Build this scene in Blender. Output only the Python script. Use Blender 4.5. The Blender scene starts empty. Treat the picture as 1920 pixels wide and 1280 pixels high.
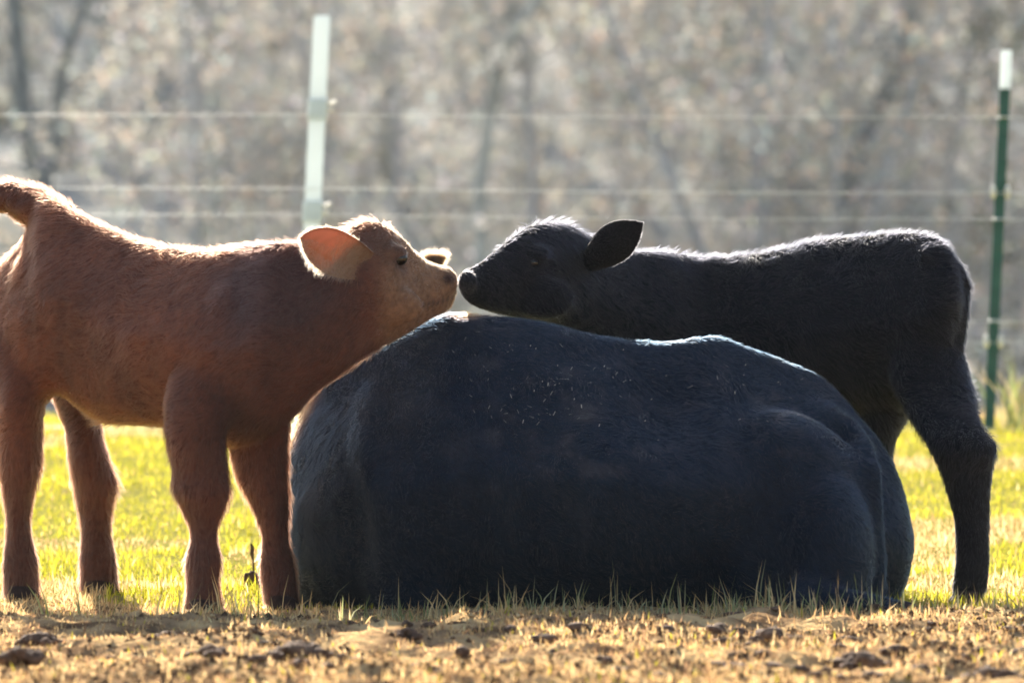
import bpy, bmesh, math, random
import numpy as np
from mathutils import Vector, Matrix
from mathutils.bvhtree import BVHTree

rng = np.random.default_rng(7)
random.seed(7)
R = math.radians
S = bpy.context.scene
COL = S.collection

# ------------------------------------------------------------------ camera, light, exposure
CAM_Z = 0.88                # the photographer crouches
FPX = 11520.0               # focal length in photo pixels (1920 wide): 216 mm
HOR = 500.0                 # row of the true horizon in the photo
cam_d = bpy.data.cameras.new('camera')
cam = bpy.data.objects.new('camera', cam_d)
COL.objects.link(cam)
cam.location = (0, 0, CAM_Z)
cam.rotation_euler = (R(90) - math.atan(140 / FPX), 0, 0)
cam_d.sensor_width = 36
cam_d.lens = 36 * FPX / 1920
cam_d.clip_start = 0.1
cam_d.clip_end = 2000
cam_d.dof.use_dof = True
cam_d.dof.focus_distance = 15.9
cam_d.dof.aperture_fstop = 4.2
S.camera = cam

SUN_EL, SUN_AZ = 28.5, -10.0      # azimuth from +Y, negative = left
w = bpy.data.worlds.new('World')
S.world = w
w.use_nodes = True
nt = w.node_tree
sky = nt.nodes.new('ShaderNodeTexSky')
sky.sky_type = 'NISHITA'
sky.sun_disc = False
sky.sun_elevation = R(SUN_EL)
sky.sun_rotation = R(SUN_AZ)
sky.air_density = 1.0
sky.dust_density = 1.5
bg = nt.nodes['Background']
nt.links.new(sky.outputs[0], bg.inputs[0])
bg.inputs[1].default_value = 0.07
sl = bpy.data.lights.new('sun', 'SUN')
sl.energy = 5.0
sl.angle = R(0.5)
sl.color = (1.0, 0.90, 0.77)
sun = bpy.data.objects.new('sun', sl)
COL.objects.link(sun)
sun.rotation_euler = (-(R(90 - SUN_EL)), 0, R(-SUN_AZ))
sun.location = (0, 30, 30)
S.view_settings.view_transform = 'Standard'
S.view_settings.look = 'None'
S.view_settings.gamma = 1
S.view_settings.use_curve_mapping = False
S.view_settings.exposure = 1.82
S.render.engine = 'CYCLES'
cy = S.cycles
cy.use_denoising = True
cy.max_bounces = 10
cy.diffuse_bounces = 3
cy.glossy_bounces = 4
cy.transmission_bounces = 8
cy.transparent_max_bounces = 8
cy.volume_bounces = 1
cy.caustics_reflective = False
cy.caustics_refractive = False
cy.filter_width = 1.7
HAZE_DENSITY = 0.00013

# ------------------------------------------------------------------ helpers
def P(px, py, d):
    """point of the photo pixel (px, py) at d metres"""
    return np.array([(px - 960) * d / FPX, d, CAM_Z + (HOR - py) * d / FPX])

def tag(o, label=None, cat=None, group=None, kind=None):
    for k, v in (('label', label), ('category', cat), ('group', group), ('kind', kind)):
        if v: o[k] = v
    return o

def empty(name, loc=(0, 0, 0)):
    o = bpy.data.objects.new(name, None)
    o.location = loc
    o.empty_display_size = 0.2
    COL.objects.link(o)
    return o

def link(name, data, parent=None):
    o = bpy.data.objects.new(name, data)
    COL.objects.link(o)
    if parent is not None:
        o.parent = parent
        o.matrix_parent_inverse = Matrix.Translation(-Vector(parent.location))
    return o

def mesh_np(name, V, F, mats=(), smooth=True, mat_idx=None, colors=None):
    """V (n,3); F list of (k,m) index arrays"""
    if not isinstance(F, (list, tuple)): F = [F]
    me = bpy.data.meshes.new(name)
    V = np.asarray(V, np.float32)
    me.vertices.add(len(V)); me.vertices.foreach_set('co', V.ravel())
    loops = np.concatenate([np.asarray(f, np.int32).ravel() for f in F])
    tot = np.concatenate([np.full(len(f), np.asarray(f).shape[1], np.int32) for f in F])
    start = np.concatenate([[0], np.cumsum(tot)[:-1]]).astype(np.int32)
    me.loops.add(len(loops)); me.loops.foreach_set('vertex_index', loops)
    me.polygons.add(len(tot)); me.polygons.foreach_set('loop_start', start)
    me.polygons.foreach_set('loop_total', tot)
    if mat_idx is not None: me.polygons.foreach_set('material_index', np.asarray(mat_idx, np.int32))
    me.update(calc_edges=True)
    me.polygons.foreach_set('use_smooth', np.full(len(tot), smooth))
    for m in mats: me.materials.append(m)
    if colors is not None:
        a = me.color_attributes.new('tint', 'FLOAT_COLOR', 'POINT')
        c = np.ones((len(V), 4), np.float32); c[:, :3] = colors
        a.data.foreach_set('color', c.ravel())
    return me

_lat = rng.random((64, 64, 64)).astype(np.float32)
def vnoise(p, freq):
    """value noise of points (n,2 or 3) in 0..1"""
    p = np.asarray(p, float) * freq
    if p.shape[1] == 2: p = np.concatenate([p, np.zeros((len(p), 1)) + 5.3], 1)
    i = np.floor(p).astype(int); f = p - i
    f = f * f * (3 - 2 * f)
    r = 0
    for dx in (0, 1):
        for dy in (0, 1):
            for dz in (0, 1):
                wgt = (f[:, 0] if dx else 1 - f[:, 0]) * (f[:, 1] if dy else 1 - f[:, 1]) * (f[:, 2] if dz else 1 - f[:, 2])
                r = r + wgt * _lat[(i[:, 0] + dx) % 64, (i[:, 1] + dy) % 64, (i[:, 2] + dz) % 64]
    return r

def sstep(a, b, x):
    t = np.clip((np.asarray(x, float) - a) / (b - a), 0, 1)
    return t * t * (3 - 2 * t)

# ------------------------------------------------------------------ materials
def newmat(name):
    m = bpy.data.materials.new(name); m.use_nodes = True
    n = m.node_tree.nodes; l = m.node_tree.links
    return m, n, l, n['Principled BSDF']

def mat_plain(name, col, rough=0.6, noise=0.25, scale=20, bump=0.0, metal=0.0, spec=0.5):
    m, n, l, b = newmat(name)
    tc = n.new('ShaderNodeTexCoord'); t = n.new('ShaderNodeTexNoise')
    t.inputs['Scale'].default_value = scale; t.inputs['Detail'].default_value = 5
    l.new(tc.outputs['Object'], t.inputs['Vector'])
    r = n.new('ShaderNodeValToRGB')
    r.color_ramp.elements[0].color = [c * (1 - noise) for c in col] + [1]
    r.color_ramp.elements[1].color = [min(1, c * (1 + noise)) for c in col] + [1]
    r.color_ramp.elements[0].position = .3; r.color_ramp.elements[1].position = .7
    l.new(t.outputs[0], r.inputs[0]); l.new(r.outputs[0], b.inputs['Base Color'])
    b.inputs['Roughness'].default_value = rough; b.inputs['Metallic'].default_value = metal
    b.inputs['Specular IOR Level'].default_value = spec
    if bump:
        bp = n.new('ShaderNodeBump'); bp.inputs['Strength'].default_value = bump
        l.new(t.outputs[0], bp.inputs['Height']); l.new(bp.outputs[0], b.inputs['Normal'])
    return m

def mat_leafy(name, trans=0.5, rough=0.6):
    """thin leaf / blade: colour from the blade's own tint, half of the light passes through"""
    m, n, l, b = newmat(name)
    a = n.new('ShaderNodeVertexColor'); a.layer_name = 'tint'
    t = n.new('ShaderNodeBsdfTranslucent'); mx = n.new('ShaderNodeMixShader')
    l.new(a.outputs[0], b.inputs['Base Color']); l.new(a.outputs[0], t.inputs[0])
    b.inputs['Roughness'].default_value = rough
    b.inputs['Specular IOR Level'].default_value = 0.0
    mx.inputs[0].default_value = trans
    l.new(b.outputs[0], mx.inputs[1]); l.new(t.outputs[0], mx.inputs[2])
    l.new(mx.outputs[0], n['Material Output'].inputs[0])
    return m

def mat_tint(name, rough=0.8, spec=0.3, noise_scale=60, amount=0.35):
    """colour from the vertices (coat markings, with some light and shade painted in) broken up by fine noise"""
    m, n, l, b = newmat(name)
    a = n.new('ShaderNodeVertexColor'); a.layer_name = 'tint'
    tc = n.new('ShaderNodeTexCoord'); t = n.new('ShaderNodeTexNoise')
    t.inputs['Scale'].default_value = noise_scale; t.inputs['Detail'].default_value = 4
    l.new(tc.outputs['Object'], t.inputs['Vector'])
    mr = n.new('ShaderNodeMapRange'); mr.inputs['From Min'].default_value = .3; mr.inputs['From Max'].default_value = .7
    mr.inputs['To Min'].default_value = 1 - amount; mr.inputs['To Max'].default_value = 1 + amount
    l.new(t.outputs[0], mr.inputs[0])
    v = n.new('ShaderNodeVectorMath'); v.operation = 'SCALE'
    l.new(a.outputs[0], v.inputs[0]); l.new(mr.outputs[0], v.inputs['Scale'])
    l.new(v.outputs[0], b.inputs['Base Color'])
    b.inputs['Roughness'].default_value = rough; b.inputs['Specular IOR Level'].default_value = spec
    bp = n.new('ShaderNodeBump'); bp.inputs['Strength'].default_value = .25; bp.inputs['Distance'].default_value = .004
    l.new(t.outputs[0], bp.inputs['Height']); l.new(bp.outputs[0], b.inputs['Normal'])
    return m

def mat_hair(name, rough=0.35, radial=0.45, ior=1.32):
    m = bpy.data.materials.new(name); m.use_nodes = True
    n = m.node_tree.nodes; l = m.node_tree.links
    n.remove(n['Principled BSDF'])
    h = n.new('ShaderNodeBsdfHairPrincipled')
    h.parametrization = 'COLOR'
    a = n.new('ShaderNodeAttribute'); a.attribute_name = 'tint'
    l.new(a.outputs['Color'], h.inputs['Color'])
    h.inputs['Roughness'].default_value = rough
    h.inputs['Radial Roughness'].default_value = radial
    h.inputs['Random Roughness'].default_value = .2
    h.inputs['IOR'].default_value = ior
    l.new(h.outputs[0], n['Material Output'].inputs[0])
    return m

def mat_ground():
    m, n, l, b = newmat('pasture_ground')
    geo = n.new('ShaderNodeNewGeometry')
    sep = n.new('ShaderNodeSeparateXYZ'); l.new(geo.outputs['Position'], sep.inputs[0])
    def noise(scale, det=6):
        t = n.new('ShaderNodeTexNoise'); t.inputs['Scale'].default_value = scale; t.inputs['Detail'].default_value = det
        l.new(geo.outputs['Position'], t.inputs['Vector']); return t
    def ramp(src, stops):
        r = n.new('ShaderNodeValToRGB'); e = r.color_ramp.elements
        while len(e) < len(stops): e.new(.5)
        for el, (p, c) in zip(e, stops): el.position = p; el.color = (*c, 1)
        l.new(src, r.inputs[0]); return r
    def mix(f, a, c):
        x = n.new('ShaderNodeMix'); x.data_type = 'RGBA'
        l.new(f, x.inputs[0]); l.new(a, x.inputs[6]); l.new(c, x.inputs[7]); return x
    def rng_(src, a, c):
        x = n.new('ShaderNodeMapRange'); x.interpolation_type = 'SMOOTHSTEP'
        x.inputs['From Min'].default_value = a; x.inputs['From Max'].default_value = c
        l.new(src, x.inputs[0]); return x
    n1, n2, n3 = noise(9), noise(45), noise(1.2)
    dirt = ramp(n1.outputs[0], [(.32, (.12, .072, .042)), (.48, (.34, .22, .115)), (.62, (.54, .37, .18))])
    turf = ramp(n2.outputs[0], [(.3, (.10, .095, .03)), (.6, (.30, .28, .07))])
    litter = ramp(n3.outputs[0], [(.3, (.27, .29, .29)), (.5, (.34, .345, .325)), (.7, (.38, .35, .30))])
    f1 = rng_(sep.outputs['Y'], 15.6, 16.8)
    f2 = rng_(sep.outputs['Y'], 29, 34)
    a = mix(f1.outputs[0], dirt.outputs[0], turf.outputs[0])
    c = mix(f2.outputs[0], a.outputs[2], litter.outputs[0])
    l.new(c.outputs[2], b.inputs['Base Color'])
    b.inputs['Roughness'].default_value = .95; b.inputs['Specular IOR Level'].default_value = 0.0
    bp = n.new('ShaderNodeBump'); bp.inputs['Strength'].default_value = .6; bp.inputs['Distance'].default_value = .02
    l.new(n2.outputs[0], bp.inputs['Height']); l.new(bp.outputs[0], b.inputs['Normal'])
    return m

# ------------------------------------------------------------------ the ground
def ground_z(x, y, detail=True):
    x = np.asarray(x, float); y = np.asarray(y, float)
    z = 0.235 * sstep(16.9, 24.5, y)
    z = z - 1.5 * sstep(26, 40, y)
    z = z + np.where(y > 50, (y - 50) * 0.14, 0) * sstep(50, 70, y)
    z = z * (1 + 0)                                       # gentle rolls of the far slope
    q = np.stack([x.ravel(), y.ravel()], 1)
    far = sstep(35, 60, y)
    z = z + far * ((vnoise(q, .05) - .5) * 2.0 + (vnoise(q, .21) - .5) * .5).reshape(x.shape)
    near = 1 - sstep(15.2, 15.9, y)
    z = z + .028 * (1 - sstep(14.75, 15.35, y))
    mid = (1 - sstep(15.9, 17.5, y)) * sstep(15.2, 15.9, y)
    if detail:
        n1 = (vnoise(q, 2.3) - .5).reshape(x.shape); n2 = (vnoise(q, 6.5) - .5).reshape(x.shape)
        n3 = (vnoise(q, 19) - .5).reshape(x.shape)
        z = z + (1 - far) * (n1 * .022 + n2 * .010)
        pock = np.clip(vnoise(q, 4.2).reshape(x.shape) - .62, 0, 1)    # hoof marks
        n4 = (vnoise(q, 43) - .5).reshape(x.shape)
        z = z + near * (n2 * .045 + n3 * .03 + n4 * .016 - pock * .14)
    return z

def axis(segs):
    out = [segs[0][0]]
    for a, b, st in segs:
        k = max(1, int(round((b - a) / st)))
        out += list(np.linspace(a, b, k + 1)[1:])
    return np.array(out)

gx = axis([(-420, -90, 30), (-90, -20, 5), (-20, -4, .8), (-4, -1.9, .08), (-1.9, 1.9, .017), (1.9, 4, .08), (4, 20, .8), (20, 90, 5), (90, 420, 30)])
gy = axis([(-120, -20, 20), (-20, 8, 4), (8, 12.2, .2), (12.2, 15.7, .02), (15.7, 18, .06), (18, 30, .25), (30, 70, 1.5), (70, 190, 5), (190, 420, 25)])
GX, GY = np.meshgrid(gx, gy)
GZ = ground_z(GX, GY)
nx, ny = len(gx), len(gy)
idx = np.arange(nx * ny).reshape(ny, nx)
F = np.stack([idx[:-1, :-1], idx[:-1, 1:], idx[1:, 1:], idx[1:, :-1]], -1).reshape(-1, 4)
M_ground = mat_ground()
ground = link('ground', mesh_np('ground', np.stack([GX, GY, GZ], -1).reshape(-1, 3), F, [M_ground]))
tag(ground, 'pasture ground: trampled straw and dirt in front, short turf behind, wooded slope beyond', 'ground', kind='structure')

# ------------------------------------------------------------------ grass
M_blade = mat_leafy('grass_blade', .55)
def blades(name, n, xr, yr, hr, wr, lean, colour, keep=None, seed=1, parent=None):
    g = np.random.default_rng(seed)
    y = g.uniform(yr[0], yr[1], n)
    half = y * (960 / FPX) + .5
    if xr is None: x = g.uniform(-1, 1, n) * half
    else: x = g.uniform(xr[0], xr[1], n)
    if keep is not None:
        k = keep(x, y, g); x, y = x[k], y[k]
    n = len(x)
    z = ground_z(x, y) - .004
    q = np.stack([x, y], 1)
    h = g.uniform(hr[0], hr[1], n) * (.55 + .9 * vnoise(q, 3.1)) * g.uniform(.6, 1.25, n)
    wd = g.uniform(wr[0], wr[1], n)
    a = g.uniform(0, 2 * np.pi, n)
    b = a + g.uniform(-1.2, 1.2, n) + np.pi / 2
    ln = np.abs(g.normal(0, 1, n)) * lean
    side = np.stack([np.cos(a), np.sin(a), np.zeros(n)], 1) * wd[:, None] * .5
    d = np.stack([np.cos(b) * np.sin(ln), np.sin(b) * np.sin(ln), np.cos(ln)], 1)
    ln2 = np.clip(ln * 1.9, 0, 1.75)
    d2 = np.stack([np.cos(b) * np.sin(ln2), np.sin(b) * np.sin(ln2), np.cos(ln2)], 1)
    r = np.stack([x, y, z], 1)
    mid = r + d * (h * .55)[:, None]
    tip = mid + d2 * (h * .5)[:, None]
    V = np.stack([r - side, r + side, mid + side * .75, mid - side * .75, tip], 1).reshape(-1, 3)
    o = np.arange(n)[:, None] * 5
    c = colour(x, y, g)
    C = np.repeat(c, 5, 0)
    me = mesh_np(name, V, [o + np.array([[0, 1, 2, 3]]), o + np.array([[3, 2, 4]])], [M_blade], colors=C)
    return link(name, me, parent)

def mixcol(cols, wts, n, g, jit=.18):
    k = g.choice(len(cols), n, p=np.array(wts) / sum(wts))
    return np.clip(np.array(cols)[k] * (1 + g.normal(0, jit, (n, 1))), .01, .9)

STRAW = [(.70, .48, .22), (.58, .37, .17), (.76, .57, .30), (.42, .25, .13)]
GREEN = [(.43, .41, .035), (.52, .46, .045), (.30, .31, .03), (.57, .47, .09)]
def col_straw(x, y, g): return mixcol(STRAW + GREEN[1:2], [4, 4, 3, 3, .7], len(x), g)
def col_turf(x, y, g):
    a = mixcol(GREEN, [4, 4, 2, 2], len(x), g); b = mixcol(STRAW, [3, 2, 3, 1], len(x), g)
    f = (vnoise(np.stack([x, y], 1), 1.6) > .70) | (g.random(len(x)) < .06)
    return np.where(f[:, None], b, a)
def col_edge(x, y, g): return mixcol(STRAW[:3] + [(.30, .32, .14), (.42, .42, .24), (.24, .27, .10)], [2, 1, 4, 2, 2, 2], len(x), g)

def keep_patch(lo):
    return lambda x, y, g: (vnoise(np.stack([x, y], 1), 5.0) + g.normal(0, .10, len(x))) > lo
tag(blades('straw', 190000, None, (11.4, 15.9), (.007, .028), (.0018, .0045), 1.45, col_straw, keep_patch(.33), 11),
    'trampled dry tan straw and short dead grass in front of the animals', 'straw', kind='stuff')
tag(blades('pasture_grass', 140000, None, (15.7, 26.5), (.012, .036), (.003, .006), .6, col_turf, None, 12),
    'short sunlit yellow-green pasture grass behind the animals', 'grass', kind='stuff')
def keep_edge(x, y, g): return (vnoise(np.stack([x, y], 1), 4.0) + g.normal(0, .14, len(x))) > .46
tag(blades('tall_grass', 4600, None, (14.95, 15.5), (.015, .095), (.002, .0055), .75, col_edge, keep_edge, 13),
    'thin pale grass stems standing along the front of the lying cow', 'grass', kind='stuff')

# ------------------------------------------------------------------ clods
M_soil = mat_plain('dark_soil', (.115, .07, .046), .95, .6, 70, .8, spec=.15)
M_dung = mat_plain('dried_dung', (.14, .09, .06), .95, .6, 60, .8, spec=.15)
def lump_arrays(c, r, seed, flat=.62):
    g = np.random.default_rng(seed)
    bm = bmesh.new(); bmesh.ops.create_icosphere(bm, subdivisions=3 if r > .02 else 2, radius=1)
    V = np.array([v.co[:] for v in bm.verts]); F = np.array([[v.index for v in f.verts] for f in bm.faces]); bm.free()
    off = g.uniform(0, 40, 3)
    s = .35 + .8 * vnoise(V + off, 1.4) + .5 * vnoise(V + off, 3.4) + .3 * vnoise(V + off, 8)
    V = V * s[:, None] * np.array([g.uniform(.8, 1.5), g.uniform(.7, 1.2), flat]) * r
    return V + c, F
Vs, Fs, o = [], [], 0
g = np.random.default_rng(31)
for i in range(650):
    y = g.uniform(12.6, 15.3); x = g.uniform(-1, 1) * (y / 12 + .15)
    if vnoise(np.array([[x, y * 1.0]]), 2.2)[0] < .47: continue
    r = .004 + .018 * g.random() ** 2.4
    V, F_ = lump_arrays(np.array([x, y, float(ground_z(np.array([x]), np.array([y]))[0]) + r * .3]), r, 1000 + i)
    Vs.append(V); Fs.append(F_ + o); o += len(V)
tag(link('soil_crumbs', mesh_np('soil_crumbs', np.concatenate(Vs), np.concatenate(Fs), [M_soil])),
    'dark crumbs of trampled soil scattered in the straw', 'soil', kind='stuff')
g = np.random.default_rng(32); n = 26000                           # fine crumbs of dirt and chaff
y = g.uniform(11.6, 15.4, n); x = g.uniform(-1, 1, n) * (y / 12 + .15)
k = vnoise(np.stack([x, y], 1), 3.0) + g.normal(0, .12, n) > .47; x, y = x[k], y[k]; n = len(x)
r = (.0025 + .007 * g.random(n) ** 2)[:, None, None]
oct_ = np.array([(1, 0, 0), (0, 1, 0), (-1, 0, 0), (0, -1, 0), (0, 0, 1), (0, 0, -1)], float)
V = np.stack([x, y, ground_z(x, y) + .002], 1)[:, None] + oct_[None] * r * g.uniform(.5, 1.4, (n, 6, 1))
F_ = np.array([[0, 1, 4], [1, 2, 4], [2, 3, 4], [3, 0, 4], [1, 0, 5], [2, 1, 5], [3, 2, 5], [0, 3, 5]])
F_ = (np.arange(n)[:, None, None] * 6 + F_[None]).reshape(-1, 3)
cc = np.repeat(mixcol([(.13, .08, .05), (.30, .19, .10), (.50, .35, .18), (.08, .05, .035)], [3, 4, 4, 2], n, g), 6, 0)
M_crumb = mat_tint('crumb', .95, 0.0, 200, .3)
tag(link('crumbs', mesh_np('crumbs', V.reshape(-1, 3), F_, [M_crumb], smooth=False, colors=cc)), 'fine brown crumbs of dirt and chaff in the foreground', 'soil', kind='stuff')
CLODS = [  # px, py(base), width px, label
    (318, 1190, 95, 'dark grey-brown clod under the near foreleg of the brown calf, tallest of the clods'),
    (80, 1205, 105, 'broad low clod of dark soil nearest the left border of the photo'),
    (395, 1232, 80, 'dark soil clod below and right of the tallest clod'),
    (560, 1238, 110, 'wide crumbly clod of dark soil below the shoulder of the lying cow'),
    (715, 1240, 70, 'small dark clod below the left half of the lying cow'),
    (760, 1206, 60, 'small brown clod close in front of the lying cow, left of its middle'),
    (1450, 1208, 105, 'dark brown arched clod in front of the lying cow, right of its middle'),
    (1335, 1212, 60, 'round brown clod just left of the arched dark clod'),
    (1385, 1190, 70, 'flat dark sliver of soil between the lying cow and the arched clod'),
    (1610, 1248, 110, 'long dark clod below the hind hoof of the lying cow'),
    (1680, 1206, 55, 'small dark clod just in front of the hind hoof of the lying cow'),
    (1770, 1206, 70, 'dark clod below the hind leg of the black calf'),
    (1860, 1262, 130, 'large crumbly brown clod in the bottom right corner'),
    (40, 1250, 90, 'dark clod in the bottom left corner'),
]
for i, (px, py, wpx, lab) in enumerate(CLODS):
    d = (CAM_Z - .028) * FPX / (py - HOR)
    c = P(px, py, d); r = wpx * d / FPX * .5
    c[2] = float(ground_z(c[:1], c[1:2])[0]) + r * .12
    Vs, Fs, o = [], [], 0
    gg = np.random.default_rng(500 + i)
    for k in range(44):
        q = c + np.array([gg.normal(0, r * .42), gg.normal(0, r * .4), 0]); q[2] += max(0, 1 - abs(q[0] - c[0]) / r) * gg.uniform(0, .42) * r
        V, F_ = lump_arrays(q, r * gg.uniform(.08, .28), 900 + i * 50 + k, .8); Vs.append(V); Fs.append(F_ + o); o += len(V)
    base = c * 1.0
    e = link('dirt_clod', mesh_np('dirt_clod', np.concatenate(Vs) - base, np.concatenate(Fs), [M_soil if i % 3 else M_dung]))
    e.location = base
    tag(e, lab, 'clod', 'clods of dirt in the foreground')

# ------------------------------------------------------------------ animals
def loft(bm, rings):
    """rings: list of (n,3) arrays; closes both ends"""
    vs = [[bm.verts.new(p) for p in r] for r in rings]
    n = len(vs[0])
    for a, b in zip(vs[:-1], vs[1:]):
        for i in range(n):
            bm.faces.new((a[i], a[(i + 1) % n], b[(i + 1) % n], b[i]))
    bm.faces.new(vs[0][::-1]); bm.faces.new(vs[-1])

def trunk_rings(secs, n=28, inset=5, narrow=.35, e=2.3):
    """secs: (px, ytop, ybot, d, half depth [, narrow])  upright sections of a body seen from the side"""
    out = []
    for s in secs:
        px, yt, yb, d, hw = s[:5]; k = s[5] if len(s) > 5 else narrow
        yt += inset; yb -= inset
        top = P(px, yt, d); bot = P(px, yb, d)
        zc = (top[2] + bot[2]) / 2; hz = max(.004, (top[2] - bot[2]) / 2)
        r = []
        for i in range(n):
            a = 2 * math.pi * i / n
            ca, sa = math.cos(a), math.sin(a)
            u = math.copysign(abs(ca) ** (2 / e), ca); v = math.copysign(abs(sa) ** (2 / e), sa)
            wd = hw * (1 - k * max(0, v) ** 1.15 - .12 * max(0, -v))
            r.append((top[0], d + u * wd, zc + v * hz))
        out.append(np.array(r))
    return out

def densify(secs, k=3):
    """smooth (Catmull-Rom) extra sections between the given ones"""
    A = np.array([list(s[:5]) + [s[5] if len(s) > 5 else np.nan] for s in secs], float)
    out = []
    for i in range(len(A) - 1):
        p0, p1, p2, p3 = A[max(i - 1, 0)], A[i], A[i + 1], A[min(i + 2, len(A) - 1)]
        for j in range(k):
            t = j / k
            q = .5 * (2 * p1 + (p2 - p0) * t + (2 * p0 - 5 * p1 + 4 * p2 - p3) * t * t + (3 * p1 - p0 - 3 * p2 + p3) * t ** 3)
            q[0] = p1[0] + (p2[0] - p1[0]) * t
            out.append(q)
    out.append(A[-1])
    return [tuple(q[:5]) if np.isnan(q[5]) else tuple(q) for q in out]

def limb(bm, secs, n=16, inset=4):
    """secs: (px, py, half width px, d, half depth m): horizontal slices down a leg"""
    rings = []
    A = [(s[0], s[1], s[2], s[3], s[4]) for s in secs]
    A = densify(A, 3)
    for px, py, hw, d, hd in A:
        c = P(px, py, d); w_ = max(3, hw - inset) * d / FPX
        rings.append(np.array([(c[0] + w_ * math.cos(2 * math.pi * i / n), c[1] + hd * math.sin(2 * math.pi * i / n), c[2]) for i in range(n)]))
    loft(bm, rings)

def tube(bm, pts, rad, n=12):
    pts = [np.array(p, float) for p in pts]
    rings = []
    up = np.array([0., 1., 0.])
    for i, p in enumerate(pts):
        t = pts[min(i + 1, len(pts) - 1)] - pts[max(i - 1, 0)]; t /= np.linalg.norm(t)
        a = np.cross(t, up)
        if np.linalg.norm(a) < .2: a = np.cross(t, [1., 0, 0])
        a /= np.linalg.norm(a); b = np.cross(t, a)
        r = rad[i] if np.ndim(rad[i]) else (rad[i], rad[i])
        rings.append(np.array([p + a * r[0] * math.cos(2 * math.pi * k / n) + b * r[1] * math.sin(2 * math.pi * k / n) for k in range(n)]))
    loft(bm, rings)

def ball(bm, c, r, rot=None):
    m = Matrix.Translation(Vector(c)) @ (rot.to_4x4() if rot else Matrix.Identity(4)) @ Matrix.Diagonal((*r, 1))
    bmesh.ops.create_uvsphere(bm, u_segments=24, v_segments=14, radius=1, matrix=m)

def fuse(bm, voxel, smooth_it):
    """grow one continuous skin over all the shapes"""
    me = bpy.data.meshes.new('tmp'); bm.to_mesh(me); bm.free()
    o = bpy.data.objects.new('tmp', me); COL.objects.link(o)
    md = o.modifiers.new('r', 'REMESH'); md.mode = 'VOXEL'; md.voxel_size = voxel
    sm = o.modifiers.new('s', 'SMOOTH'); sm.factor = .5; sm.iterations = smooth_it
    dg = bpy.context.evaluated_depsgraph_get()
    ev = o.evaluated_get(dg); m2 = ev.to_mesh()
    V = np.empty(len(m2.vertices) * 3, np.float32); m2.vertices.foreach_get('co', V); V = V.reshape(-1, 3).astype(float)
    F = [list(p.vertices) for p in m2.polygons]
    ev.to_mesh_clear()
    bpy.data.objects.remove(o); bpy.data.meshes.remove(me)
    F = np.array([f for f in F if len(f) == 4] + [[f[0], f[1], f[2], f[2]] for f in F if len(f) == 3])
    return V, F

def ear_arrays(base, tip, wdir, normal, width, cup=.45, thick=.004, nu=14, nv=9, droop=0.0):
    """a cupped leaf-shaped ear with an outer and an inner skin; the second half of the faces is the inside"""
    base, tip, wdir, normal = [np.array(v, float) for v in (base, tip, wdir, normal)]
    ax = tip - base; L = np.linalg.norm(ax); t = ax / L
    wdir = wdir - t * wdir.dot(t); wdir /= np.linalg.norm(wdir)
    nn = np.cross(t, wdir); nn *= np.sign(nn.dot(normal)) or 1
    V = []
    for layer in (0, 1):
        for i in range(nu):
            u = i / (nu - 1)
            prof = .66 + .34 * math.sin(math.pi / 2 * u / .45) if u < .45 else max(.03, (1 - ((u - .45) / .55) ** 2) ** .85)
            for j in range(nv):
                v = j / (nv - 1) * 2 - 1
                ang = v * (1.9 - 1.2 * u) * cup * 1.6
                rr = width * .5 * prof
                p = base + ax * u + wdir * rr * (math.sin(ang) / max(.2, (1.9 - 1.2 * u) * cup * 1.6)) * 1.25 - nn * rr * (math.cos(ang) - .6) * .9
                p = p - nn * droop * u * u * L
                V.append(p + (nn * thick if layer else 0))
    V = np.array(V); F = []; side = []; flip = np.dot(np.cross(V[1] - V[0], V[nv + 1] - V[1]), nn) > 0
    k = nu * nv
    for i in range(nu - 1):
        for j in range(nv - 1):
            a = i * nv + j
            F.append([a, a + 1, a + nv + 1, a + nv]); side.append(0)
            F.append([k + a, k + a + nv, k + a + nv + 1, k + a + 1]); side.append(1)
    for i in range(nu - 1):
        for j in (0, nv - 1):
            a = i * nv + j; F.append([a, a + nv, k + a + nv, k + a]); side.append(0)
    for i in (0, nu - 1):
        for j in range(nv - 1):
            a = i * nv + j; F.append([a, a + 1, k + a + 1, k + a]); side.append(0)
    F = np.array(F)
    if flip: F = F[:, ::-1].copy()
    return V, F, np.array(side)

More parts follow.
